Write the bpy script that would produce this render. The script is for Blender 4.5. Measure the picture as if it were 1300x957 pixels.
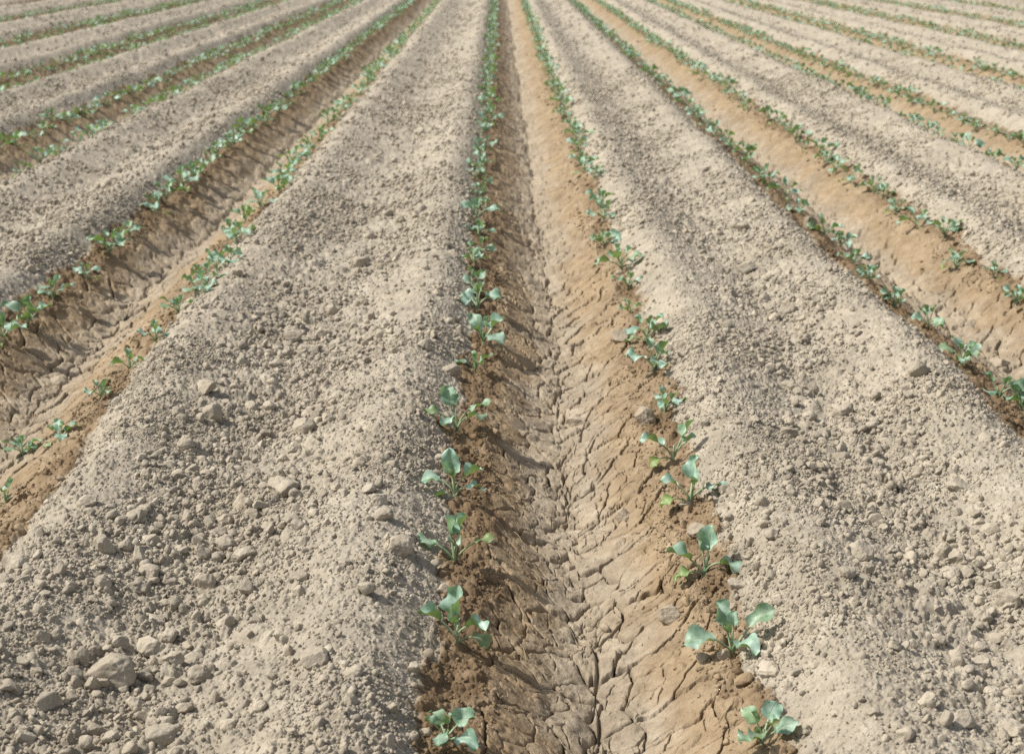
import bpy, math, random
import numpy as np
from mathutils import Vector

R = math.radians
rng = np.random.default_rng(7)
random.seed(7)
for o in list(bpy.data.objects):
    bpy.data.objects.remove(o)
sc = bpy.context.scene
col = sc.collection

# ---------------------------------------------------------------- camera, sky, sun, exposure
H = 1.40                    # eye height above the planting rows
FPX = 1806.0                # 50 mm lens in pixels of a 1300 px wide frame
PITCH = math.atan(519.0 / FPX)
YAW = 0.0091
cam_d = bpy.data.cameras.new("camera")
cam = bpy.data.objects.new("camera", cam_d)
col.objects.link(cam)
cam.location = (0, 0, H)
cam.rotation_euler = (math.pi / 2 - PITCH, 0, -YAW)
cam_d.lens = 50.0
cam_d.sensor_width = 36.0
cam_d.shift_y = -44.5 / 1300.0
cam_d.clip_start = 0.05
cam_d.clip_end = 3000
cam_d.dof.use_dof = True
cam_d.dof.focus_distance = 3.2
cam_d.dof.aperture_fstop = 6.3
sc.camera = cam

SUN_DIR = Vector((-0.97, 0.04, 0.0)).normalized()
SUN_EL = R(49)
world = bpy.data.worlds.new("World")
sc.world = world
world.use_nodes = True
wn = world.node_tree
sky = wn.nodes.new("ShaderNodeTexSky")
sky.sky_type = 'NISHITA'
sky.sun_disc = False
sky.sun_elevation = SUN_EL
sky.sun_rotation = math.atan2(SUN_DIR.x, SUN_DIR.y)
sky.dust_density = 3.0
sky.ozone_density = 0.6
wn.nodes["Background"].inputs[1].default_value = 0.115
haze = wn.nodes.new("ShaderNodeHueSaturation")      # a hazy, whiter sky
haze.inputs["Saturation"].default_value = 0.45
wn.links.new(sky.outputs[0], haze.inputs["Color"])
wn.links.new(haze.outputs[0], wn.nodes["Background"].inputs[0])

sun_d = bpy.data.lights.new("sun", 'SUN')
sun_d.energy = 4.3
sun_d.angle = R(2.0)
sun_d.color = (1.0, 0.93, 0.82)
sun = bpy.data.objects.new("sun", sun_d)
col.objects.link(sun)
sd = Vector((SUN_DIR.x * math.cos(SUN_EL), SUN_DIR.y * math.cos(SUN_EL), math.sin(SUN_EL)))
sun.rotation_euler = sd.to_track_quat('Z', 'Y').to_euler()
sun.location = (-6, 4, 8)

sc.view_settings.view_transform = 'Standard'
sc.view_settings.look = 'None'
sc.view_settings.exposure = 0.17
sc.view_settings.gamma = 1.0
sc.view_settings.use_curve_mapping = False
sc.render.engine = 'CYCLES'
sc.cycles.use_denoising = False
sc.cycles.max_bounces = 5
sc.cycles.diffuse_bounces = 3
sc.cycles.transparent_max_bounces = 4

# ---------------------------------------------------------------- noise
f32 = np.float32


def hsh(ix, iy, seed):
    h = (ix.astype(np.uint32) * np.uint32(0x8da6b343)) ^ (iy.astype(np.uint32) * np.uint32(0xd8163841)) ^ np.uint32((seed * 0x9E3779B1 + 0x7F4A7C15) & 0xFFFFFFFF)
    h ^= h >> np.uint32(15)
    h *= np.uint32(0x2c1b3c6d)
    h ^= h >> np.uint32(12)
    h *= np.uint32(0x297a2d39)
    h ^= h >> np.uint32(15)
    return (h >> np.uint32(8)).astype(f32) * f32(1.0 / 16777216.0)


def vnoise(x, y, seed):
    fx, fy = np.floor(x), np.floor(y)
    ix, iy = fx.astype(np.int32), fy.astype(np.int32)
    tx, ty = (x - fx).astype(f32), (y - fy).astype(f32)
    tx = tx * tx * tx * (tx * (tx * 6 - 15) + 10)
    ty = ty * ty * ty * (ty * (ty * 6 - 15) + 10)
    a, b = hsh(ix, iy, seed), hsh(ix + 1, iy, seed)
    c, d = hsh(ix, iy + 1, seed), hsh(ix + 1, iy + 1, seed)
    return ((a + (b - a) * tx) * (1 - ty) + (c + (d - c) * tx) * ty) * 2 - 1


def noise(x, y, lam, seed):
    a = 0.5 + seed * 1.7
    c, s = math.cos(a), math.sin(a)
    return vnoise((x * c - y * s) / lam + seed * 17.3, (x * s + y * c) / lam - seed * 9.1, seed)


def fbm(x, y, lam, seed, n=3):
    t, a = 0, 1.0
    for k in range(n):
        t = t + a * noise(x, y, lam / 2.03 ** k, seed + k)
        a *= 0.5
    return t


def lumps(x, y, s, seed, p=0.8, rlo=0.25, rhi=0.62):
    """height of rounded lumps of cell size s (in metres, about 0 to 0.6 s)"""
    X, Y = x / s, y / s
    fx, fy = np.floor(X), np.floor(Y)
    ix, iy = fx.astype(np.int32), fy.astype(np.int32)
    dx, dy = (X - fx).astype(f32), (Y - fy).astype(f32)
    best = np.zeros(x.shape, f32)
    for i in (-1, 0, 1):
        for j in (-1, 0, 1):
            a, b = ix + i, iy + j
            ox = i + hsh(a, b, seed) - dx
            oy = j + hsh(a, b, seed + 1) - dy
            q = hsh(a, b, seed + 2)
            r = np.where(q < p, rlo + (rhi - rlo) * (q / p) ** 2, 0)
            ang = hsh(a, b, seed + 3) * 6.283
            ca, sa = np.cos(ang), np.sin(ang)
            u, v = ox * ca + oy * sa, (oy * ca - ox * sa) * (1.0 + 0.7 * q)
            m = np.maximum(np.abs(u) + 0.45 * np.abs(v), np.abs(v) + 0.45 * np.abs(u))
            d2 = 0.45 * (u * u + v * v) + 0.55 * m * m * 0.86
            h = np.sqrt(np.maximum(r * r - d2, 0))
            best = np.maximum(best, h)
    return best * s


def plates(x, y, seed):
    """Voronoi: distance to the edge between cells, distance to the centre, cell hash, in cell units"""
    fx, fy = np.floor(x), np.floor(y)
    ix, iy = fx.astype(np.int32), fy.astype(np.int32)
    dx, dy = (x - fx).astype(f32), (y - fy).astype(f32)
    n = x.shape
    b1 = np.full(n, 9, f32); b2 = np.full(n, 9, f32)
    x1 = np.zeros(n, f32); y1 = np.zeros(n, f32); x2 = np.zeros(n, f32); y2 = np.zeros(n, f32); id1 = np.zeros(n, f32)
    for i in (-1, 0, 1):
        for j in (-1, 0, 1):
            a, b = ix + i, iy + j
            ox = i + 0.08 + 0.84 * hsh(a, b, seed) - dx
            oy = j + 0.08 + 0.84 * hsh(a, b, seed + 1) - dy
            hc = hsh(a, b, seed + 2)
            d = ox * ox + oy * oy
            m1 = d < b1
            m2 = (~m1) & (d < b2)
            b2 = np.where(m1, b1, np.where(m2, d, b2))
            x2 = np.where(m1, x1, np.where(m2, ox, x2)); y2 = np.where(m1, y1, np.where(m2, oy, y2))
            x1 = np.where(m1, ox, x1); y1 = np.where(m1, oy, y1)
            id1 = np.where(m1, hc, id1)
            b1 = np.where(m1, d, b1)
    e = (b2 - b1) / (2 * np.sqrt((x2 - x1) ** 2 + (y2 - y1) ** 2) + 1e-5)
    return e, np.sqrt(b1), id1


def sstep(a, b, x):
    t = np.clip((x - a) / (b - a), 0, 1)
    return t * t * (3 - 2 * t)


# ---------------------------------------------------------------- the field's cross-section
CEN = [-1.49, -3.13, -4.66, -6.28, -7.95, -9.6, -11.2, -12.8, -14.4, -16.0, -17.6, -19.2, 0.195, 1.81, 3.40, 4.97, 6.48, 7.95, 9.45, 11.0, 12.6, 14.2, 15.8, 17.4, 19.0]
CEN = np.array(sorted(CEN))
PX = np.array([0, .03, .08, .15, .215, .255, .285, .32, .36, .40, .44, .48, .53, .60, .68, .75, .815])
PZ = np.array([-.132, -.126, -.104, -.062, -.022, -.006, 0.0, .014, .040, .072, .094, .102, .097, .071, .043, .024, .018])
_fine = np.linspace(0, .815, 400)
_pz = np.interp(_fine, PX, PZ)
_k = np.ones(17) / 17
_pz = np.convolve(np.pad(_pz, 8, mode='reflect'), _k, mode='valid')


def centre(i, y):
    c = CEN[i]
    g = sstep(3.0, 6.0, y)
    c = c + np.where(np.abs(c - 0.195) < .01, 0.018 * g, 0) + np.where(np.abs(c + 1.49) < .01, -0.05 * g, 0)
    return c + 0.010 * np.sin(y * 1.3 + i * 2.1) + 0.008 * np.sin(y * 2.9 + i)


def bed(x, y):
    """signed distance from the nearest furrow's centre and the profile coordinate"""
    mid = (CEN[1:] + CEN[:-1]) / 2
    i = np.searchsorted(mid, x)
    d = x - centre(i, y)
    up = np.where(d >= 0, np.minimum(i + 1, len(CEN) - 1), np.maximum(i - 1, 0))
    half = np.maximum(np.abs(CEN[up] - CEN[i]) / 2, .7)
    a = np.abs(d)
    t = np.where(a < .40, a, .40 + (a - .40) * .415 / (half - .40))
    return d, np.minimum(t, .815), i


def profile(x, y):
    d, t, i = bed(x, y)
    return np.interp(t, _fine, _pz)


def soil(x, y, sp):
    """height and the dry / moist masks of the soil at x, y; sp is the sample spacing there"""
    x = np.asarray(x, np.float64); y = np.asarray(y, np.float64); sp = np.asarray(sp, f32)
    d, t, i = bed(x, y)
    tw = t + 0.024 * fbm(x, y, .22, 3) + 0.016 * fbm(x, y, .060, 8, 3) + 0.018 * noise(x, y, .7, 66)
    z = np.interp(t, _fine, _pz).astype(f32)
    dry = sstep(.322, .345, tw + .014 * fbm(x, y, .030, 67, 3)).astype(f32)
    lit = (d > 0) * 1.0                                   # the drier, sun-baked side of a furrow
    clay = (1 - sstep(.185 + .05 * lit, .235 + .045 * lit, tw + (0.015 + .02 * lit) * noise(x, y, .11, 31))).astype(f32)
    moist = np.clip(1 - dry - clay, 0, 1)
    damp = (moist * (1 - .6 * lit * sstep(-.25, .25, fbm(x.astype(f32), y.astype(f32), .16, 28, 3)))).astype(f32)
    hollow = sstep(.55, .72, tw).astype(f32)
    x = x.astype(f32); y = y.astype(f32)

    def vis(lam):
        return np.clip(lam / (sp * 2.2), .6, 1)
    z = z + 0.013 * fbm(x, y, .55, 11, 3) * (0.5 + 0.5 * dry)
    # crumbly dry soil
    rough = 0.0035 * fbm(x, y, .060, 14, 4)
    big = lumps(x + .01 * noise(x, y, .03, 41), y, .072, 50, .45) * hollow * 0.55
    mid = lumps(x + .004 * noise(x, y, .014, 42), y, .034, 60, .62) * (.58 + .18 * hollow) * vis(.034)
    sml = lumps(x, y, .016, 70, .85) * (.80 + .05 * hollow) * vis(.016)
    tiny = lumps(x, y, .0085, 80, .9) * .55 * vis(.010)
    patch = sstep(-.35, .45, fbm(x, y, .16, 21, 3))           # coarse patches and dusty patches
    crumb = rough + np.maximum(big, mid * (.5 + .5 * patch)) + sml * (.6 + .4 * patch) + tiny * 1.1
    # moist tilled soil
    mo = 0.014 * fbm(x, y, .12, 24, 3) + np.maximum(lumps(x, y, .052, 90, .7) * .60, lumps(x, y, .024, 96, .85) * .75 * vis(.02)) + sml * .5 + tiny * .8
    z = z + dry * crumb + moist * mo
    # cracked clay of the furrow
    m = clay > .01
    if m.any():
        X, Y, D, S = x[m], y[m], d[m].astype(f32), sp[m]
        A = np.abs(D)
        side = np.where(D > 0, 1.0, -1.0).astype(f32)
        wx = .017 * fbm(X, Y, .10, 33, 4); wy = .020 * fbm(X, Y, .10, 36, 4)
        As = np.sqrt(A * A + .0016)
        q = Y - .40 * As + wy
        low = 1 - sstep(.03, .11, A + .02 * noise(X, Y, .1, 34))
        g_ = np.abs(D + wx)
        u = side * (7.0 * g_ + .50 * (1 - np.exp(-g_ / .06))) + 40      # small cells at the bottom, long ones up the walls
        e1, c1, id1 = plates(u, q / .092, 101)
        ww = np.clip(1 + .7 * noise(X, Y, .13, 35), .35, 1.7)
        w1 = np.maximum(.0017 * ww, S * .68)
        ed = e1 * (.105 - .026 * low)
        crack = np.exp(-(ed / w1) ** 2) * np.clip(.0022 * ww / w1, .18, 1) * sstep(-1.05, -.55, noise(X, Y, .19, 37) + .5 * low)
        e3, c3, id3 = plates(u * 2.1 + 13, q / .048, 113)
        k3 = sstep(-.35, .25, noise(X, Y, .13, 39) + .3 * low)
        w3 = np.maximum(.0014, S * .6)
        fine = np.exp(-(e3 * .040 / w3) ** 2) * k3 * np.clip(.0014 / w3, .2, 1)
        wob = .022 * noise(X * 0, Y, .11, 44) + .014 * noise(X * 0, Y, .043, 45)
        seam = np.exp(-((D - wob) / np.maximum(.0036, S * .7)) ** 2) * sstep(-.6, 0, noise(X * 0, Y, .21, 46))
        dome = np.clip(ed / (.007 + .008 * low), 0, 1)
        dome = dome * (2 - dome)
        streak = .0008 * vnoise(A / .07 + side * 9, q / .014, 47) + .0006 * vnoise(A / .03 + side * 9, q / .0055, 48) * np.clip(.006 / S, .3, 1)
        grain = .0014 * fbm(X, Y, .012, 51, 3) + .0026 * fbm(X, Y, .035, 52, 2)
        pit = -.5 * lumps(X, Y, .030, 130, .22, .15, .35)
        zc = .010 * fbm(X, Y, .11, 56, 2) + .0032 * dome * (1 + 2.0 * low) + (.004 + .008 * low) * (id1 - .5) + .006 * (id1 - .5) * D / .2
        zc = zc + streak * (1 - .5 * low) + grain + pit * .7 + lumps(X, Y, .055, 140, .18) * .35 + lumps(X, Y, .016, 144, .25) * .3
        zc = zc - .040 * crack - .009 * fine - .018 * seam
        z[m] += clay[m] * zc
    dry = np.maximum(dry, clay * (.55 * (1 - sstep(.05, .17, t + .05 * fbm(x, y, .13, 64, 4)))).astype(f32))
    return z, dry, damp, hollow


# ---------------------------------------------------------------- pixel -> place on the ground
cw, sw = math.cos(YAW), math.sin(YAW)


def ray(px, py):
    a, b = (px - 650.0) / FPX, (434.0 - py) / FPX
    fy, fz = math.cos(PITCH) + b * math.sin(PITCH), -math.sin(PITCH) + b * math.cos(PITCH)
    return np.array([a * cw + fy * sw, fy * cw - a * sw, fz])


def ground_at(px, py):
    r = ray(px, py)
    s = np.linspace(1.5, 60, 24000)
    p = r[None, :] * s[:, None]
    h = H + p[:, 2] - profile(p[:, 0], p[:, 1])
    k = np.argmax(h < 0)
    return p[k, 0], p[k, 1]


def depth(y):
    return y * math.cos(PITCH) + H * math.sin(PITCH)


# ---------------------------------------------------------------- materials
def mat(name):
    m = bpy.data.materials.new(name)
    m.use_nodes = True
    nt = m.node_tree
    return m, nt, nt.nodes["Principled BSDF"]


def soil_material(name):
    m, nt, b = mat(name)
    N, L = nt.nodes.new, nt.links.new
    geo = N("ShaderNodeNewGeometry")

    def attr(n):
        a = N("ShaderNodeAttribute"); a.attribute_name = n
        return a.outputs["Fac"]

    def noi(scale, det, rough=.6):
        n = N("ShaderNodeTexNoise"); n.inputs["Scale"].default_value = scale
        n.inputs["Detail"].default_value = det; n.inputs["Roughness"].default_value = rough
        L(geo.outputs["Position"], n.inputs["Vector"])
        return n.outputs["Fac"]

    def ramp(f, stops):
        r = N("ShaderNodeValToRGB")
        while len(r.color_ramp.elements) < len(stops):
            r.color_ramp.elements.new(.5)
        for e, (p, c) in zip(r.color_ramp.elements, stops):
            e.position = p; e.color = (*c, 1)
        L(f, r.inputs[0])
        return r.outputs[0]

    def mix(f, a, c, mode='MIX'):
        x = N("ShaderNodeMix"); x.data_type = 'RGBA'; x.blend_type = mode
        if isinstance(f, float): x.inputs[0].default_value = f
        else: L(f, x.inputs[0])
        L(a, x.inputs[6]); L(c, x.inputs[7])
        return x.outputs[2]
    n_big, n_mid, n_fine = noi(2.2, 4), noi(18, 5), noi(160, 4, .7)
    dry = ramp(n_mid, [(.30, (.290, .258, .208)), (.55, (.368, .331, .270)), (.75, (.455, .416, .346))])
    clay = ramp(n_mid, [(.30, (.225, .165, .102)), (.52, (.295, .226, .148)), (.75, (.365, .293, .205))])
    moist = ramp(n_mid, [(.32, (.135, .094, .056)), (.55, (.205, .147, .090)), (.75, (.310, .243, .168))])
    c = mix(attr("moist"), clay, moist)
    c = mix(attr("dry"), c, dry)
    pale = ramp(attr("tone"), [(0, (.80, .80, .81)), (.5, (1, 1, 1)), (1, (1.22, 1.21, 1.19))])
    c = mix(1.0, c, pale, 'MULTIPLY')
    vf = ramp(n_fine, [(.3, (.86, .86, .86)), (.7, (1.12, 1.12, 1.12))])
    c = mix(1.0, c, vf, 'MULTIPLY')
    vb = ramp(n_big, [(.35, (.93, .92, .90)), (.65, (1.05, 1.05, 1.05))])
    c = mix(1.0, c, vb, 'MULTIPLY')
    L(c, b.inputs["Base Color"])
    b.inputs["Roughness"].default_value = .95
    b.inputs["Specular IOR Level"].default_value = .15
    bp = N("ShaderNodeBump"); bp.inputs["Strength"].default_value = .55; bp.inputs["Distance"].default_value = .0035
    L(noi(260, 5, .7), bp.inputs["Height"])
    L(bp.outputs[0], b.inputs["Normal"])
    return m


def plant_material(name, top, under, glow, trans, rough, veins=True):
    m, nt, b = mat(name)
    N, L = nt.nodes.new, nt.links.new
    geo = N("ShaderNodeNewGeometry")
    info = N("ShaderNodeObjectInfo")

    def rgb(c):
        r = N("ShaderNodeRGB"); r.outputs[0].default_value = (*c, 1)
        return r.outputs[0]

    def mix(f, a, c, mode='MIX'):
        x = N("ShaderNodeMix"); x.data_type = 'RGBA'; x.blend_type = mode
        if isinstance(f, float): x.inputs[0].default_value = f
        else: L(f, x.inputs[0])
        L(a, x.inputs[6]); L(c, x.inputs[7])
        return x.outputs[2]

    def mth(op, a, c=None, clamp=False):
        x = N("ShaderNodeMath"); x.operation = op; x.use_clamp = clamp
        for k, v in enumerate((a, c)):
            if v is None: continue
            if isinstance(v, (int, float)): x.inputs[k].default_value = v
            else: L(v, x.inputs[k])
        return x.outputs[0]
    nz = N("ShaderNodeTexNoise"); nz.inputs["Scale"].default_value = 45; nz.inputs["Detail"].default_value = 4
    L(geo.outputs["Position"], nz.inputs["Vector"])
    bloom = mth('MULTIPLY', mth('SUBTRACT', nz.outputs["Fac"], .34), 2.8, True)
    c_top = mix(bloom, rgb(tuple(k * v for k, v in zip((.27, .44, .31), top))), rgb(top))
    c = mix(geo.outputs["Backfacing"], c_top, rgb(under))
    ya = N("ShaderNodeAttribute"); ya.attribute_name = "yellow"
    c = mix(ya.outputs["Fac"], c, rgb((.20, .27, .040)))
    if veins:
        uv = N("ShaderNodeUVMap"); uv.uv_map = "UVMap"
        sep = N("ShaderNodeSeparateXYZ"); L(uv.outputs[0], sep.inputs[0])
        a = mth('ABSOLUTE', mth('SUBTRACT', sep.outputs[0], .5))
        midrib = mth('SUBTRACT', 1.0, mth('MULTIPLY', a, 26.0), True)
        w = mth('SINE', mth('MULTIPLY', mth('SUBTRACT', sep.outputs[1], mth('MULTIPLY', a, .55)), 44.0))
        side = mth('MULTIPLY', mth('SUBTRACT', w, .93), 12.0, True)
        v = mth('MAXIMUM', midrib, mth('MULTIPLY', side, .5))
        c = mix(mth('MULTIPLY', v, .9), c, rgb((.34, .42, .27)))
        bp = N("ShaderNodeBump"); bp.inputs["Strength"].default_value = .35; bp.inputs["Distance"].default_value = .002
        L(mth('ADD', mth('MULTIPLY', v, -1.0), nz.outputs["Fac"]), bp.inputs["Height"])
        L(bp.outputs[0], b.inputs["Normal"])
    var = N("ShaderNodeHueSaturation")
    L(c, var.inputs["Color"])
    L(mth('ADD', .86, mth('MULTIPLY', info.outputs["Random"], .28)), var.inputs["Value"])
    L(mth('ADD', .485, mth('MULTIPLY', info.outputs["Random"], .03)), var.inputs["Hue"])
    L(var.outputs[0], b.inputs["Base Color"])
    b.inputs["Roughness"].default_value = rough
    b.inputs["Specular IOR Level"].default_value = .75
    t = N("ShaderNodeBsdfTranslucent")
    t.inputs[0].default_value = (*glow, 1)
    ms = N("ShaderNodeMixShader"); ms.inputs[0].default_value = trans
    L(b.outputs[0], ms.inputs[1]); L(t.outputs[0], ms.inputs[2])
    L(ms.outputs[0], nt.nodes["Material Output"].inputs[0])
    return m


M_SOIL = soil_material("field_soil")
M_LEAF = plant_material("glaucous_leaf", (.470, .625, .555), (.170, .270, .135), (.26, .44, .08), .22, .50)
M_STEM = plant_material("pale_stem", (.52, .60, .40), (.52, .60, .40), (.30, .40, .10), .12, .5, False)
m_, nt_, b_ = mat("dry_straw")
b_.inputs["Base Color"].default_value = (.42, .33, .19, 1); b_.inputs["Roughness"].default_value = .8
M_STRAW = m_
m_, nt_, b_ = mat("withered_leaf")
b_.inputs["Base Color"].default_value = (.26, .115, .055, 1); b_.inputs["Roughness"].default_value = .8
M_DEAD = m_


def make_mesh(name, co, faces, smooth=True, attrs=None, uv=None, mats=(), fmat=None):
    """faces: an (n, 3) or (n, 4) int array, or a list of such arrays"""
    me = bpy.data.meshes.new(name)
    co = np.asarray(co, f32)
    fl = faces if isinstance(faces, list) else [faces]
    fl = [np.asarray(f, np.int32) for f in fl if len(f)]
    me.vertices.add(len(co)); me.vertices.foreach_set("co", co.ravel())
    loops = np.concatenate([f.ravel() for f in fl])
    tot = np.concatenate([np.full(len(f), f.shape[1], np.int32) for f in fl])
    st = np.concatenate([[0], np.cumsum(tot)[:-1]]).astype(np.int32)
    me.loops.add(len(loops)); me.loops.foreach_set("vertex_index", loops)
    me.polygons.add(len(tot)); me.polygons.foreach_set("loop_start", st); me.polygons.foreach_set("loop_total", tot)
    me.polygons.foreach_set("use_smooth", np.full(len(tot), smooth))
    for m in mats: me.materials.append(m)
    if fmat is not None: me.polygons.foreach_set("material_index", np.asarray(fmat, np.int32))
    if uv is not None:
        l = me.uv_layers.new(name="UVMap")
        l.data.foreach_set("uv", np.asarray(uv, f32)[loops].ravel())
    for k, v in (attrs or {}).items():
        a = me.attributes.new(k, 'FLOAT', 'POINT'); a.data.foreach_set("value", np.asarray(v, f32))
    me.update(calc_edges=True)
    return me


def link(name, me, parent=None, **props):
    o = bpy.data.objects.new(name, me)
    col.objects.link(o)
    if parent is not None: o.parent = parent
    for k, v in props.items(): o[k] = v
    return o


# ---------------------------------------------------------------- the ground: one sheet, finer near the place the photograph was taken from
def build_ground():
    py = np.concatenate([np.arange(1075, 330, -.72), np.arange(330, -34, -1.15)])
    th = PITCH + np.arctan((py - 434) / FPX)
    yy = H / np.tan(th)
    near = np.linspace(-6, yy[0] - .004, 46, endpoint=False)
    far = yy[-1] * np.exp(np.linspace(.02, math.log(900 / yy[-1]), 60))
    ys = np.concatenate([near, yy, far])
    step = np.array([-720., -110, -90, 330, 350, 720])
    u = [-720.0]
    while u[-1] < 720:
        s = .62 if -95 < u[-1] < 350 else 1.12
        u.append(u[-1] + s)
    u = np.array(u) / FPX
    side = np.concatenate([u[-1] + .0008 * np.cumsum(1.06 ** np.arange(105))])
    us = np.concatenate([-side[::-1], u, side])
    w = np.maximum(depth(ys), depth(yy[0]) * .95)
    X = us[None, :] * w[:, None]
    Y = np.repeat(ys[:, None], len(us), 1)
    dyr = np.gradient(ys)
    sp = np.maximum(w * 1.0 / FPX, np.minimum(np.abs(dyr), .05) * .55)
    SP = np.repeat(sp[:, None], len(us), 1)
    X, Y, SP = X.ravel(), Y.ravel(), SP.ravel()
    Z = np.empty(len(X), f32); D = np.empty(len(X), f32); Mo = np.empty(len(X), f32)
    for a in range(0, len(X), 400000):
        s = slice(a, a + 400000)
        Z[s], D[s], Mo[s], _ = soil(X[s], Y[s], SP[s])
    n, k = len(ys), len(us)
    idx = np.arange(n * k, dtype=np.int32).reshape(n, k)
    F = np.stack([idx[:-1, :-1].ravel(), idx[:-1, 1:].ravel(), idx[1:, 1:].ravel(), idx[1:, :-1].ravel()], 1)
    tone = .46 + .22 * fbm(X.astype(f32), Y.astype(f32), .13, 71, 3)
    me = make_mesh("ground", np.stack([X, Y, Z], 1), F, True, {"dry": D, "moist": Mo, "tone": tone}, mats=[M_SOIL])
    return link("ground", me, kind="structure")


build_ground()


# ---------------------------------------------------------------- clods
def icosphere(n):
    t = (1 + 5 ** .5) / 2
    v = [(-1, t, 0), (1, t, 0), (-1, -t, 0), (1, -t, 0), (0, -1, t), (0, 1, t), (0, -1, -t), (0, 1, -t), (t, 0, -1), (t, 0, 1), (-t, 0, -1), (-t, 0, 1)]
    f = [(0, 11, 5), (0, 5, 1), (0, 1, 7), (0, 7, 10), (0, 10, 11), (1, 5, 9), (5, 11, 4), (11, 10, 2), (10, 7, 6), (7, 1, 8), (3, 9, 4), (3, 4, 2), (3, 2, 6), (3, 6, 8), (3, 8, 9), (4, 9, 5), (2, 4, 11), (6, 2, 10), (8, 6, 7), (9, 8, 1)]
    v = [np.array(p) / np.linalg.norm(p) for p in v]
    for _ in range(n):
        cache, nf = {}, []

        def mid(a, b):
            k = (min(a, b), max(a, b))
            if k not in cache:
                p = v[a] + v[b]
                v.append(p / np.linalg.norm(p)); cache[k] = len(v) - 1
            return cache[k]
        for a, b, c in f:
            x, y, z = mid(a, b), mid(b, c), mid(c, a)
            nf += [(a, x, z), (b, y, x), (c, z, y), (x, y, z)]
        f = nf
    return np.array(v), np.array(f, np.int32)


ICO = [icosphere(k) for k in range(5)]


def clod_shape(lod, g, cuts=7, rough=.10):
    v, f = ICO[lod]
    v = v.copy()
    for _ in range(cuts):
        n = g.normal(size=3); n /= np.linalg.norm(n)
        h = g.uniform(.46, .86)
        s = v @ n - h
        v -= np.maximum(s, 0)[:, None] * n[None, :] * g.uniform(.8, 1.0)
    if rough:
        w3 = np.abs(v) ** 3; w3 /= w3.sum(1)[:, None]
        sd = int(g.integers(1, 900))
        q = v.astype(f32)
        pl = ((q[:, 0], q[:, 1], w3[:, 2]), (q[:, 1], q[:, 2], w3[:, 0]), (q[:, 2], q[:, 0], w3[:, 1]))
        a = sum(rough * fbm(x_ + 5 * n_, y_, .9, sd + 50 * n_, 4) * w_ for n_, (x_, y_, w_) in enumerate(pl))
        if lod >= 3:
            a = a + sum((lumps(x_ + 5 * n_, y_, .33, sd + 9 + n_, .6) * .28 + .05 * fbm(x_, y_ + 3 * n_, .20, sd + 40, 3)) * w_ for n_, (x_, y_, w_) in enumerate(pl))
        v *= (1 + a)[:, None]
    return v, f


def rotations(n, g):
    q = g.normal(size=(n, 4)); q /= np.linalg.norm(q, axis=1)[:, None]
    w, x, y, z = q.T
    return np.stack([np.stack([1 - 2 * (y * y + z * z), 2 * (x * y - z * w), 2 * (x * z + y * w)], 1),
                     np.stack([2 * (x * y + z * w), 1 - 2 * (x * x + z * z), 2 * (y * z - x * w)], 1),
                     np.stack([2 * (x * z - y * w), 2 * (y * z + x * w), 1 - 2 * (x * x + y * y)], 1)], 1)


def scatter(rlo, rhi, per_m2, y0, y1, w_crest, w_hollow, w_moist, w_clay, g):
    """random places for crumbs, with radii; density weights per zone"""
    half = lambda y: depth(y) * .42 + .15
    area = (half(y0) + half(y1)) * (y1 - y0)
    n = int(area * per_m2)
    yy = y0 + (y1 - y0) * np.sqrt(g.random(n)) if y0 < 1 else np.sqrt(y0 ** 2 + (y1 ** 2 - y0 ** 2) * g.random(n))
    xx = (g.random(n) * 2 - 1) * half(yy)
    d, t, i = bed(xx, yy)
    hol = sstep(.52, .70, t)
    dry = sstep(.315, .350, t + .02 * fbm(xx.astype(f32), yy.astype(f32), .22, 3))
    clay = 1 - sstep(.17, .22, t)
    moist = np.clip(1 - dry - clay, 0, 1)
    w = dry * (w_crest * (1 - hol) + w_hollow * hol) + moist * w_moist + clay * w_clay
    w = w * (.18 + 1.25 * sstep(-.4, .5, fbm(xx.astype(f32), yy.astype(f32), .30, 27, 2)))
    keep = g.random(n) < w
    xx, yy = xx[keep], yy[keep]
    r = rlo * (rhi / rlo) ** (g.random(len(xx)) ** 1.7)
    return xx, yy, r


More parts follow.
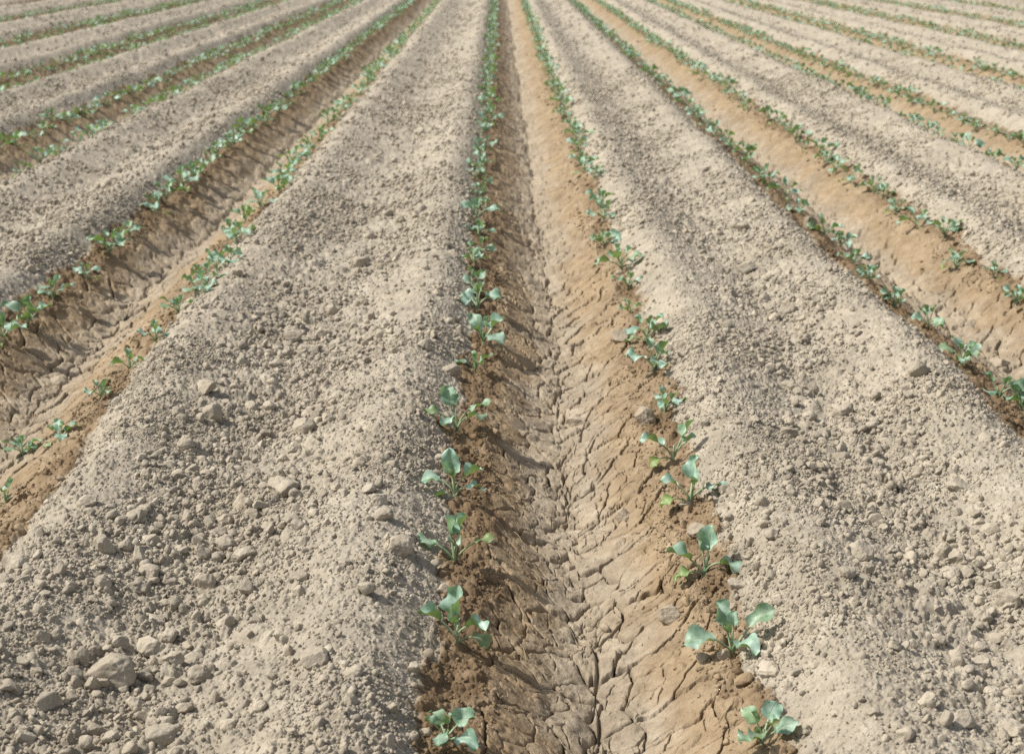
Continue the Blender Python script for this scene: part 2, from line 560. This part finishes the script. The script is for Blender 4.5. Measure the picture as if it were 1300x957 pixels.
def crumbs():
    g = np.random.default_rng(21)
    sets = [  # rlo, rhi, per_m2, y0, y1, crest, hollow, moist, clay, lod
        (.0030, .0060, 15000, 1.9, 4.6, .85, .9, .45, .015, 0),
        (.0050, .0100, 3000, 1.9, 7.5, .55, 1.0, .34, .016, 1),
        (.0060, .0110, 700, 7.5, 16, .5, 1.0, .2, .01, 0),
        (.0090, .0165, 1000, 1.9, 5.0, .42, 1.0, .13, .012, 2),
        (.0090, .0170, 620, 5.0, 14, .55, 1.0, .10, .01, 1),
        (.0150, .0230, 190, 1.9, 6.5, .20, 1.0, .05, .02, 3),
        (.0150, .0280, 75, 6.5, 30, .50, 1.0, .04, .02, 1),
    ]
    VV, FF, A = [], [], {"dry": [], "moist": [], "tone": []}
    base = 0
    for rlo, rhi, pm, y0, y1, wc, wh, wm, wk, lod in sets:
        xx, yy, r = scatter(rlo, rhi, pm, y0, y1, wc, wh, wm, wk, g)
        n = len(xx)
        z, dr, mo, ho = soil(xx, yy, np.full(n, .004))
        protos = [clod_shape(lod, g, 9, .09 if lod else 0) for _ in range(12)]
        which = g.integers(0, 12, n)
        Rm = rotations(n, g)
        sc3 = np.stack([g.uniform(.85, 1.25, n), g.uniform(.75, 1.05, n), g.uniform(.6, .9, n)], 1) * r[:, None]
        tone = np.clip(g.normal(.66, .18, n), 0, 1)
        bury = g.uniform(-.15, .45, n)
        for k in range(12):
            w = np.nonzero(which == k)[0]
            if not len(w): continue
            v, f = protos[k]
            p = v[None] * sc3[w][:, None, :]
            p = np.einsum('nij,nkj->nki', Rm[w], p)
            p += np.stack([xx[w], yy[w], z[w] + r[w] * bury[w]], 1)[:, None, :]
            nv = len(v)
            VV.append(p.reshape(-1, 3))
            FF.append((f[None] + (base + np.arange(len(w)) * nv)[:, None, None]).reshape(-1, 3))
            A["dry"].append(np.repeat(dr[w], nv)); A["moist"].append(np.repeat(mo[w], nv)); A["tone"].append(np.repeat(tone[w], nv))
            base += nv * len(w)
    me = make_mesh("soil_crumbs", np.concatenate(VV), np.concatenate(FF), True, {k: np.concatenate(v) for k, v in A.items()}, mats=[M_SOIL])
    print("crumb faces", len(me.polygons))
    link("soil_crumbs", me, kind="stuff", label="loose crumbs and small clods of dry soil scattered over the beds", category="soil crumbs")


crumbs()

ORD = "first second third fourth fifth sixth seventh eighth ninth tenth eleventh twelfth thirteenth fourteenth fifteenth sixteenth seventeenth eighteenth nineteenth".split()
TENS = {20: ("twenty", "twentieth"), 30: ("thirty", "thirtieth"), 40: ("forty", "fortieth"), 50: ("fifty", "fiftieth"), 60: ("sixty", "sixtieth"), 70: ("seventy", "seventieth")}


def ordinal(n):
    if n < 20: return ORD[n - 1]
    t = n // 10 * 10
    return TENS[t][1] if n == t else TENS[t][0] + "-" + ORD[n - t - 1]


# ---------------------------------------------------------------- seedlings: where they stand
NEAR = {
    "L1": [(568, 948), (580, 820), (577, 716), (578, 640), (581, 546), (603, 469), (614, 436), (606, 396), (604, 371)],
    "R1": [(968, 948), (930, 829), (894, 731), (875, 647), (855, 587), (844, 526), (828, 478), (820, 436), (801, 399), (797, 367), (788, 345), (767, 313), (766, 284)],
    "L2": [(6, 633), (29, 580), (74, 556), (129, 511), (165, 471), (198, 436), (227, 400), (250, 380), (262, 362), (275, 344), (290, 332), (300, 313)],
    "L3": [(5, 435), (37, 413), (67, 380), (110, 355), (140, 325), (165, 300), (196, 273)],
    "R2": [(1297, 521), (1268, 504), (1221, 467), (1178, 421), (1136, 392), (1104, 364), (1084, 337), (1067, 312), (1047, 299), (1017, 275), (997, 253)],
    "R3": [(1290, 387), (1261, 357), (1213, 340), (1198, 305), (1164, 289), (1136, 270), (1121, 253)],
}
iC = int(np.argmin(np.abs(CEN - .195)))
ROWS = []
for k in range(-5, 7):
    for s in (-1, 1):
        nm = {(0, -1): "L1", (0, 1): "R1", (-1, 1): "L2", (-1, -1): "L3", (1, -1): "R2", (1, 1): "R3"}.get((k, s))
        ROWS.append((k, s, nm))


def row_x(k, s, y):
    i = iC + k
    c = float(centre(np.array(i), np.array(y)))
    hw = {0: .280 + .028 * float(sstep(3.2, 5.5, np.array(y))), -1: .257 + .02 * float(sstep(3.2, 6, np.array(y))), 1: .265}.get(k, .212)
    return c + s * hw


PLACES = []   # x, y, row tuple, index in its row
gp = np.random.default_rng(5)
for k, s, nm in ROWS:
    pts = []
    if nm:
        for p in NEAR[nm]:
            pts.append(ground_at(*p))
        y = pts[-1][1]
    else:
        y = abs(row_x(k, s, 9.0)) / .385 - gp.uniform(.1, .5)
    while y < 31:
        y += gp.normal(.335, .045) if gp.random() > .06 else gp.uniform(.6, .8)
        pts.append((row_x(k, s, y) + gp.normal(0, .016), y))
    for j, p in enumerate(pts):
        PLACES.append((p[0], p[1], (k, s, nm), j + 1))
xs = np.array([p[0] for p in PLACES]); ys_ = np.array([p[1] for p in PLACES])
zs = soil(xs, ys_, np.full(len(xs), .02))[0]
order = np.argsort(depth(ys_) + .0)


# ---------------------------------------------------------------- seedlings: shape
def leaf_mesh(az, el0, el1, pet, L, W, cup=.25, wave=.17, roll=0.0, yellow=0.0, bend=1.0, twist=0.0, fine=2, g=rng, z0=.0, r0=.003):
    """one leaf with its stalk. az: compass of the stalk, el0 -> el1: slope along the midrib. returns verts, quads, uv, mat index, yellow"""
    nb, nw, npet = ((5, 3, 3), (8, 5, 4), (14, 9, 7))[fine]
    T = pet + L
    n_tot = 40
    s = np.linspace(0, 1, n_tot)
    el = el0 + (el1 - el0) * s ** bend
    azs = az + twist * s
    dx = np.stack([np.cos(el) * np.cos(azs), np.cos(el) * np.sin(azs), np.sin(el)], 1)
    P = np.concatenate([[[0, 0, 0]], np.cumsum((dx[1:] + dx[:-1]) / 2 * (T / (n_tot - 1)), 0)])
    P += np.array([math.cos(az) * r0, math.sin(az) * r0, z0])

    def at(q):
        return np.stack([np.interp(q, s, P[:, a]) for a in range(3)], 1), np.interp(q, s, el), np.interp(q, s, azs)
    V, F, UV, MI, YL = [], [], [], [], []
    # stalk
    qs = np.linspace(0, (pet + L * .06) / T, npet)
    c, e, a = at(qs)
    ns = 4 if fine < 2 else 6
    for i in range(npet):
        lat = np.array([-math.sin(a[i]), math.cos(a[i]), 0])
        nor = np.array([-math.sin(e[i]) * math.cos(a[i]), -math.sin(e[i]) * math.sin(a[i]), math.cos(e[i])])
        rr = .0019 * 1.3 * (1.15 - .45 * i / npet) * (L / .055) ** .5
        for k in range(ns):
            t = 2 * math.pi * k / ns
            V.append(c[i] + lat * rr * math.cos(t) * 1.15 + nor * rr * math.sin(t)); UV.append((.5, 0)); YL.append(yellow * .5)
    for i in range(npet - 1):
        for k in range(ns):
            F.append((i * ns + k, i * ns + (k + 1) % ns, (i + 1) * ns + (k + 1) % ns, (i + 1) * ns + k)); MI.append(1)
    b0 = len(V)
    tt = np.linspace(0, 1, nb + 1)
    c, e, a = at(pet / T + tt * L / T)
    ph, ph2 = g.uniform(0, 6.28), g.uniform(0, 6.28)
    asym = g.uniform(-.12, .12)
    for i in range(nb + 1):
        t = tt[i]
        w = W * max(0.0, 1 - abs(2 * t ** .88 - 1) ** 2.5) ** .55 * (1.0 - .10 * t) + (.0016 if t == 0 else .0004)
        lat = np.array([-math.sin(a[i]), math.cos(a[i]), 0])
        nor = np.array([-math.sin(e[i]) * math.cos(a[i]), -math.sin(e[i]) * math.sin(a[i]), math.cos(e[i])])
        ro = roll + .25 * math.sin(2.2 * t + ph)
        lat, nor = lat * math.cos(ro) + nor * math.sin(ro), nor * math.cos(ro) - lat * math.sin(ro)
        for j in range(nw):
            v = j / (nw - 1) * 2 - 1
            sgn = 1 + asym * v
            fr = 1 + (.07 * math.sin(t * 23 + ph + 2 * v) if abs(v) > .95 else 0)
            up = cup * w * (abs(v) ** 1.6) + wave * W * v * v * math.sin(t * 9 + ph + (2.1 if v > 0 else 0)) - .06 * W * math.sin(3 * v + ph2) * math.sin(t * 5)
            V.append(c[i] + lat * (w / 2) * v * sgn * fr * math.cos(cup * .7 * abs(v)) + nor * up)
            UV.append((v * .5 + .5, t)); YL.append(yellow)
    for i in range(nb):
        for j in range(nw - 1):
            F.append((b0 + i * nw + j, b0 + (i + 1) * nw + j, b0 + (i + 1) * nw + j + 1, b0 + i * nw + j + 1)); MI.append(0)
    return np.array(V), np.array(F), np.array(UV), MI, YL


def stem_mesh(h, r, lean, fine):
    n = 4 if fine < 2 else 7
    ns = 5 if fine < 2 else 8
    V, F = [], []
    for i in range(n):
        t = i / (n - 1)
        c = np.array([lean[0] * t * t, lean[1] * t * t, -.015 + (h + .015) * t])
        rr = r * (1.15 - .35 * t) * (1.25 if i == 0 else 1)
        for k in range(ns):
            a = 2 * math.pi * k / ns
            V.append(c + np.array([rr * math.cos(a), rr * math.sin(a), 0]))
    for i in range(n - 1):
        for k in range(ns):
            F.append((i * ns + k, i * ns + (k + 1) % ns, (i + 1) * ns + (k + 1) % ns, (i + 1) * ns + k))
    V.append(np.array([lean[0], lean[1], h + r * .5]))
    F2 = [((n - 1) * ns + k, (n - 1) * ns + (k + 1) % ns, len(V) - 1) for k in range(ns)]
    return np.array(V), [np.array(F), np.array(F2)]


D = math.radians


def random_leaves(g, big=1.0):
    """five to seven leaves like a brassica transplant's"""
    out = []
    n = int(g.integers(5, 8))
    a0 = g.uniform(0, 6.28)
    for i in range(n):
        az = a0 + i * 2.4 + g.normal(0, .25)
        young = i >= n - 2
        old = i == 0 and g.random() < .8
        if old:
            out.append(dict(az=az, el0=D(g.uniform(25, 50)), el1=D(g.uniform(-75, -35)), pet=.035 * big, L=.036 * big, W=.027 * big, cup=.1, yellow=g.uniform(.55, 1), z0=.006))
        elif young:
            out.append(dict(az=az, el0=D(g.uniform(70, 85)), el1=D(g.uniform(25, 70)), pet=.045 * big, L=g.uniform(.026, .040) * big, W=g.uniform(.020, .030) * big, cup=.5, yellow=.1, z0=.020))
        else:
            out.append(dict(az=az, el0=D(g.uniform(45, 72)), el1=D(g.uniform(-42, 12)), pet=g.uniform(.026, .042) * big, L=g.uniform(.050, .066) * big, W=g.uniform(.040, .052) * big, cup=g.uniform(-.1, .35), wave=g.uniform(.08, .24), roll=g.normal(0, .3), yellow=max(0, g.normal(-.1, .25)), z0=.012 + .004 * i, twist=g.normal(0, .3)))
    return out


def lf(az, el0, el1, pet, L, W, **k):
    return dict(az=D(az), el0=D(el0), el1=D(el1), pet=pet * .00074, L=L * .00104, W=W * .00108, **k)


# leaves of the plants nearest to the camera, as the photograph shows them (0 = right, 90 = away, 180 = left)
SPECIAL = {
    ("L1", 2): ("one upright spoon-shaped leaf and a yellow-green leaf drooping beside it", [
        lf(72, 84, 80, 72, 62, 50, cup=.35, roll=-.45, z0=.012), lf(176, 66, 4, 62, 50, 34, cup=.55, roll=.25, z0=.02),
        lf(250, 78, 30, 48, 28, 24, cup=.5, z0=.03), lf(330, 72, -25, 50, 42, 34, cup=.5, wave=.2, z0=.025),
        lf(352, 48, -88, 46, 46, 33, cup=.15, yellow=.55, z0=.006, bend=1.3), lf(120, 80, 60, 40, 24, 20, cup=.6, z0=.035)]),
    ("R1", 2): ("four broad leaves spread like a rosette and a small heart leaf", [
        lf(188, 62, -38, 62, 66, 48, cup=.15, roll=-.2, z0=.012, bend=1.2), lf(112, 74, 42, 62, 52, 42, cup=.4, z0=.018),
        lf(300, 64, -42, 45, 52, 42, cup=.3, wave=.18, z0=.02), lf(14, 62, 18, 82, 62, 40, cup=.3, roll=.3, yellow=.15, z0=.012),
        lf(60, 80, 55, 48, 30, 24, cup=.5, z0=.03), lf(230, 78, 45, 40, 26, 20, cup=.6, z0=.03)]),
    ("L1", 3): ("one long leaf stretched out to the left and a low limp pale leaf", [
        lf(172, 62, -16, 78, 62, 40, cup=-.1, yellow=.3, z0=.012, roll=-.15), lf(120, 78, 50, 66, 46, 34, cup=.6, roll=.5, z0=.02),
        lf(60, 76, 40, 66, 46, 34, cup=.5, roll=-.4, z0=.025), lf(8, 62, -4, 84, 44, 30, cup=.1, yellow=.75, z0=.012),
        lf(280, 74, 10, 62, 40, 30, cup=.6, z0=.025), lf(205, 50, -78, 24, 44, 36, cup=.2, yellow=.6, z0=.006)]),
    ("R1", 3): ("an upright cupped leaf above two flat leaves", [
        lf(58, 82, 72, 74, 58, 46, cup=.35, roll=-.3, z0=.012), lf(178, 56, 2, 58, 58, 42, cup=.35, roll=.2, z0=.015),
        lf(332, 68, -46, 58, 52, 44, cup=.15, z0=.02), lf(196, 50, -62, 52, 40, 30, cup=.2, yellow=.7, z0=.006),
        lf(120, 78, 55, 46, 28, 22, cup=.5, z0=.03)]),
    ("L1", 4): ("compact with upright leaves stacked one above another", [
        lf(104, 84, 80, 74, 64, 46, cup=.3, roll=-.3, z0=.012), lf(170, 70, -32, 66, 52, 36, cup=.2, roll=-.2, z0=.02),
        lf(8, 72, -10, 58, 48, 36, cup=.4, z0=.025), lf(350, 66, -50, 52, 48, 36, cup=.1, z0=.012),
        lf(200, 60, -45, 38, 32, 24, cup=.2, yellow=.6, z0=.006), lf(280, 80, 50, 48, 28, 22, cup=.6, z0=.03)]),
    ("R1", 4): ("three blue leaves on stalks and a yellow leaf at its foot", [
        lf(80, 82, 62, 72, 60, 42, cup=.4, roll=-.5, z0=.012), lf(10, 64, -22, 68, 56, 42, cup=.05, z0=.015),
        lf(176, 62, -12, 62, 46, 34, cup=.3, z0=.018), lf(192, 44, -58, 58, 38, 30, cup=.2, yellow=.85, z0=.005),
        lf(280, 78, 40, 44, 28, 24, cup=.5, z0=.03)]),
    ("R1", 5): ("a pale wavy leaf stretched left and one leaf raised right", [
        lf(178, 66, -6, 62, 66, 38, cup=.2, wave=.3, z0=.012), lf(34, 76, 38, 78, 56, 36, cup=.4, roll=-.4, yellow=.15, z0=.015),
        lf(16, 70, 10, 58, 38, 28, cup=.3, z0=.02), lf(200, 44, -70, 52, 40, 30, cup=.1, yellow=.9, z0=.005)]),
    ("L1", 5): ("tall and leggy with two green leaves arching right", [
        lf(108, 80, 55, 96, 58, 48, cup=.35, z0=.012), lf(12, 70, -18, 88, 66, 44, cup=.0, yellow=.3, z0=.015),
        lf(340, 68, -28, 66, 66, 46, cup=.0, yellow=.35, z0=.012), lf(176, 70, 0, 86, 48, 36, cup=.2, yellow=.5, z0=.02),
        lf(250, 78, -30, 62, 54, 40, cup=.2, z0=.02), lf(186, 56, -30, 46, 36, 26, cup=.3, z0=.006), lf(60, 82, 55, 72, 32, 26, cup=.5, z0=.03)]),
}


def plant_parts(specs, g, fine):
    big = max(s["L"] for s in specs)
    h = .034 + .2 * big
    stem = stem_mesh(h, .0033, (g.normal(0, .004), g.normal(0, .004)), fine)
    leaves = [leaf_mesh(fine=fine, g=g, **s) for s in specs]
    return stem, leaves


def build_plant(specs, g, name="cabbage_seedling"):
    """an Empty with a stem and one child per leaf"""
    root = bpy.data.objects.new(name, None)
    root.empty_display_size = .02
    col.objects.link(root)
    (sv, sf), leaves = plant_parts(specs, g, 2)
    link("stem", make_mesh("stem", sv, sf, True, {"yellow": np.zeros(len(sv))}, np.zeros((len(sv), 2)), [M_STEM]), root)
    for spc, (v, f, uv, mi, yl) in zip(specs, leaves):
        o = link("leaf", make_mesh("leaf", v, f, True, {"yellow": yl}, uv, [M_LEAF, M_STEM], mi), root)
        if spc.get("yellow", 0) > .5: o["label"] = "yellow-green lower leaf drooping to the soil"
    return root


def copy_plant(src, kids):
    r = src.copy(); col.objects.link(r)
    for c in kids:
        k = c.copy(); col.objects.link(k); k.parent = r
    return r


def merged_plant(specs, g, fine):
    (sv, sf), leaves = plant_parts(specs, g, fine)
    V, Q, T, UV, MQ, YL = [sv], [sf[0]], sf[1], [np.zeros((len(sv), 2))], [1] * len(sf[0]), [0] * len(sv)
    b = len(sv)
    for v, f, uv, mi, yl in leaves:
        V.append(v); Q.append(f + b); UV.append(uv); MQ += list(mi); YL += list(yl); b += len(v)
    return np.concatenate(V), np.concatenate(Q), T, np.concatenate(UV), np.array(MQ + [1] * len(T)), np.array(YL)


def row_words(k, s):
    side = "shaded" if s < 0 else "sunlit"
    if k == 0: return f"on the {side} bank of the central furrow"
    return f"on the {side} bank of the {'' if abs(k) == 1 else ordinal(abs(k)) + ' '}furrow {'left' if k < 0 else 'right'}"


gs = np.random.default_rng(99)
PROTO = []
for k in range(10):
    sp_ = random_leaves(gs)
    PROTO.append((sp_, None))
proto_obj = {}
proto_single = []
for k in range(14):
    V, Q, T, UV, MI, YL = merged_plant(random_leaves(gs), gs, 1)
    proto_single.append(make_mesh("cabbage_seedling", V, [Q, T], True, {"yellow": YL}, UV, [M_LEAF, M_STEM], MI))
FAR = [merged_plant(random_leaves(gs), gs, 0) for _ in range(12)]

far_parts, n_ind = [], 0
fb = 0
order = [i for i in order if abs(PLACES[i][0]) < depth(PLACES[i][1]) * .375 + .1]
for rank, i in enumerate(order):
    x, y, (k, s, nm), j = PLACES[i]
    z = float(zs[i]) - .004
    small = .72 if gs.random() < .10 else 1.0
    sc_ = float(gs.uniform(.80, 1.22)) * small * (1.0 + .16 * float(sstep(3.5, 9, np.array(y))))
    if rank < 298:
        lab = None
        if nm == 'L2' and j <= 4: sc_ = .72
        if nm in ('L1', 'R1') and j == 1: sc_ = .78
        if (nm, j) in SPECIAL:
            words, spec = SPECIAL[(nm, j)]
            o = build_plant(spec, gs)
            rz, sc_ = 0.0, 1.0
            lab = f"seedling with {words}, {row_words(k, s)}"
            if len(lab.split()) > 16:
                lab = f"seedling with {words}"
        elif y < 8.5:
            q = int(gs.integers(0, len(PROTO)))
            if q not in proto_obj:
                o = build_plant(PROTO[q][0], gs)
                proto_obj[q] = (o, list(o.children))
            else:
                o = copy_plant(*proto_obj[q])
            rz = float(gs.uniform(0, 6.28))
        else:
            o = link("cabbage_seedling", proto_single[int(gs.integers(0, len(proto_single)))])
            rz = float(gs.uniform(0, 6.28))
        o.location = (x, y, z); o.rotation_euler = (float(gs.normal(0, .06)), float(gs.normal(0, .06)), rz); o.scale = (sc_,) * 3
        o["label"] = lab or f"seedling, {ordinal(j)} from the front {row_words(k, s)}"
        o["category"] = "seedling"
        o["group"] = "cabbage seedlings planted along the furrows"
    else:
        V, Q, T, UV, MI, YL = FAR[int(gs.integers(0, len(FAR)))]
        a = gs.uniform(0, 6.28); c_, s_ = math.cos(a), math.sin(a)
        Vr = np.stack([V[:, 0] * c_ - V[:, 1] * s_, V[:, 0] * s_ + V[:, 1] * c_, V[:, 2]], 1) * sc_ * 1.05 + np.array([x, y, z])
        far_parts.append((Vr, Q + fb, T + fb, UV, MI[:len(Q)], MI[len(Q):], YL))
        fb += len(V)
cat = lambda n: np.concatenate([p[n] for p in far_parts])
me = make_mesh("distant_seedlings", cat(0), [cat(1), cat(2)], True, {"yellow": cat(6)}, cat(3), [M_LEAF, M_STEM], np.concatenate([cat(4), cat(5)]))
link("distant_seedlings", me, kind="stuff", label="blurred rows of small seedlings far back in the field", category="seedlings")
print("plants", len(order))

# ---------------------------------------------------------------- clods one can point to (pixel of the foot, width, height in the photograph)
CLODS = [
    (129,697,35,23),(17,722,33,25),(177,664,23,17),(356,637,44,29),(306,652,27,23),(319,665,23,17),(285,673,19,15),(254,659,17,13),(277,685,25,12),
    (258,743,31,24),(256,712,22,22),(287,702,29,19),(308,712,29,17),(175,714,21,23),(129,745,23,20),(173,746,25,15),(188,729,27,17),(158,697,19,17),
    (188,693,23,13),(212,737,15,14),(210,764,23,14),(198,783,24,13),(152,817,24,21),(135,825,18,15),(188,825,42,27),(137,866,66,42),(104,843,20,30),
    (194,838,15,17),(219,842,27,19),(244,833,29,15),(212,806,24,18),(285,793,25,17),(250,862,31,24),(213,864,19,15),(398,843,37,19),(435,718,19,13),
    (381,735,21,19),(356,808,17,17),(487,664,25,18),(481,643,21,17),(494,700,15,15),(483,589,23,17),(373,570,19,15),(358,583,17,13),(354,612,21,19),
    (235,570,25,24),(185,614,16,17),(113,656,16,13),(111,643,23,17),(463,747,13,10),(507,706,38,31),(525,856,21,17),(622,695,14,11),(561,752,17,13),
    (549,741,13,11),(793,654,25,20),(936,754,24,18),(932,768,14,10),(886,683,27,17),(870,651,20,9),(849,798,31,28),(963,825,18,18),(893,845,18,17),
    (919,843,18,15),(1092,712,38,26),(1078,740,25,16),(1103,733,16,18),(1198,713,28,28),(1217,723,24,19),(1208,742,26,16),(1283,775,33,28),(1191,820,22,17),
    (1219,842,29,21),(1248,850,24,17),(1162,667,17,16),(1151,660,17,15),(1229,749,16,12),(1160,825,15,17),(1137,827,19,16),(978,860,30,19),(1245,772,19,14),
    (1258,682,26,19),(1219,628,31,16),(1106,660,14,12),(1240,640,20,13),(1266,818,20,15),(1246,830,17,12),(1032,758,14,12),(1084,770,14,12),(947,350,27,19),
    (788,440,25,21),(820,542,28,27),(732,545,25,15),(788,352,17,11),(584,420,11,11),(538,440,19,17),(572,476,29,19),(493,278,17,11),(507,283,15,11),
    (528,278,15,10),(943,292,17,15),(73,490,25,17),(371,436,25,14),(410,433,23,21),(392,452,25,14),(261,501,27,21),(269,534,25,32),(308,465,19,13),
    (317,519,21,13),(461,324,15,11),(458,338,21,17),(421,400,19,17),(417,534,19,15),(385,548,34,22),(300,348,15,10),(1020,411,17,12),(1034,464,12,8),
    (984,412,17,13),(1000,494,17,13),(1072,526,30,20),(1168,482,27,26),(1029,529,20,15),(1029,292,18,20),(1271,472,27,13),(1234,412,15,12),(1044,376,12,10),
    (1206,494,13,12),(1254,558,20,12),(1004,550,27,17),
    (60,905,36,24),(118,930,30,22),(170,900,26,18),(205,945,44,28),(232,905,24,18),(30,945,28,22),(288,925,26,18),(330,900,20,14),(140,952,24,16),
    (1180,900,26,20),(1225,925,34,26),(1262,890,24,20),(1285,940,36,26),(1150,940,22,16),(1110,905,18,14),(430,915,18,14),(1020,930,24,18),(540,935,18,14),
]
gc = np.random.default_rng(77)
info = []
for px, py, w, h in CLODS:
    x, y = ground_at(px, py)
    mpp = depth(y) / FPX
    info.append([x, y, w * mpp / 2, h * mpp / 2])
info = np.array(info)
dd, tt, ii = bed(info[:, 0], info[:, 1])
zz, dr, mo, ho = soil(info[:, 0], info[:, 1], np.full(len(info), .02))
lead = {}
for (x, y, (k, s, nm), j) in PLACES:
    if nm in ("L1", "R1"): lead.setdefault(nm, []).append((y, j))


def band(i):
    k = int(ii[i]) - iC
    t, d = tt[i], dd[i]
    fur = {0: "central", -1: "left", 1: "right"}[k]
    if t < .21: return f"on the {fur} furrow's cracked clay"
    if t < .36: return f"beside the {fur} furrow's {'shaded' if d < 0 else 'sunlit'} row"
    side = k if d > 0 else k - 1
    b = {0: "right bed", -1: "left bed", -2: "far left bed", 1: "far right bed"}[side]
    if t > .60: return f"in the {b}'s stony hollow"
    return f"on the {b}'s {'shaded' if d > 0 and k < 2 and side >= k and k == -2 else ('inner' if k == 0 else 'outer')} crest"


groups = {}
for i in range(len(info)):
    nm = "L1" if info[i, 0] < .2 else "R1"
    j = min(lead[nm], key=lambda q: abs(q[0] - info[i, 1]))[1]
    groups.setdefault((band(i), j), []).append(i)
for (b, j), mem in groups.items():
    mem.sort(key=lambda i: -info[i, 2] * info[i, 3])
    for n, i in enumerate(mem):
        x, y, rw, rh = info[i]
        flat = rh / rw
        shp = "flat" if flat < .6 else ("blocky" if flat > .9 else ("angular" if i % 2 else "rounded"))
        cuts = {"flat": 8, "blocky": 11, "angular": 10, "rounded": 8}[shp]
        v, f = clod_shape(4 if rw > .016 else 3, gc, cuts, .13)
        # full random turn before it is fitted to the size measured in the photograph
        v = v @ rotations(1, gc)[0].T
        v -= (v.max(0) + v.min(0)) / 2
        v /= (v.max(0) - v.min(0)) / 2
        v *= np.array([rw, rw * gc.uniform(.75, 1.0), rh * 1.12])
        tone = float(np.clip(gc.normal(.80, .12), .5, 1))
        n_ = len(v)
        dry_ = max(float(dr[i]), .75 if tt[i] < .36 else 1.0)
        me = make_mesh("clod", v, f, True, {"dry": np.full(n_, dry_), "moist": np.full(n_, float(mo[i]) * .3), "tone": np.full(n_, tone)}, mats=[M_SOIL])
        rank = "" if len(mem) == 1 else (", largest" if n == 0 else f", {ordinal(n + 1)} largest")
        o = link("soil_clod", me, label=f"{shp} clod{rank} {b}, level with the {ordinal(j)} seedling", category="clod", group="clods of dry earth on the field")
        o.location = (x, y + rw * .5, float(zz[i]) + rh * .45)
        o.rotation_euler = (0, 0, float(gc.uniform(-.4, .4)))

# ---------------------------------------------------------------- straw and a withered leaf
STRAW = [(664, 690, 652, 676, "short straw in the central furrow by a rounded plate"), (575, 664, 590, 682, None), (1103, 277, 1098, 262, "straw standing on the sunlit clay of the right furrow"),
         (1035, 690, 1052, 684, None), (668, 838, 664, 822, "straw curled on the shaded clay wall in front"), (1073, 504, 1082, 510, "pale straw lying in the hollow of the right dry bed"), (412, 660, 420, 648, None)]
for k, (a, b, c, d_, lab) in enumerate(STRAW):
    p, q = ground_at(a, b), ground_at(c, d_)
    zz_ = soil(np.array([p[0], q[0]]), np.array([p[1], q[1]]), np.full(2, .01))[0]
    A = np.array([p[0], p[1], zz_[0] + .003]); B = np.array([q[0], q[1], zz_[1] + .010])
    if np.linalg.norm(B - A) > .12: B = A + (B - A) * .12 / np.linalg.norm(B - A)
    V, F = [], []
    for i in range(6):
        t = i / 5
        c_ = A + (B - A) * t + np.array([0, 0, .006 * math.sin(math.pi * t)])
        for e in range(4):
            an = e * math.pi / 2
            V.append(c_ + .0011 * (1 - .4 * t) * np.array([math.cos(an) * .8, math.cos(an) * .6, math.sin(an)]))
    for i in range(5):
        for e in range(4):
            F.append((i * 4 + e, i * 4 + (e + 1) % 4, (i + 1) * 4 + (e + 1) % 4, (i + 1) * 4 + e))
    F += [(3, 2, 1, 0), (20, 21, 22, 23)]
    lab = lab or ["", "straw on the crumbly edge beside the third shaded seedling", "", "straw on the sunny crest of the right dry bed", "", "", "straw on the dusty crest of the left dry bed"][k]
    link("straw_stalk", make_mesh("straw", np.array(V), np.array(F), True, mats=[M_STRAW]), label=lab, category="straw", group="bits of straw on the soil")
x, y = ground_at(564, 548)
v, f, uv, mi, yl = leaf_mesh(D(150), D(30), D(-40), .030, .034, .028, cup=.9, wave=.3, g=gc)
o = link("withered_leaf", make_mesh("withered_leaf", v, f, True, None, uv, [M_DEAD]), label="curled red-brown withered leaf on the soil beside a tall seedling", category="dead leaf")
o.location = (x + .03, y, float(soil(np.array([x]), np.array([y]), np.array([.01]))[0][0]) + .004)
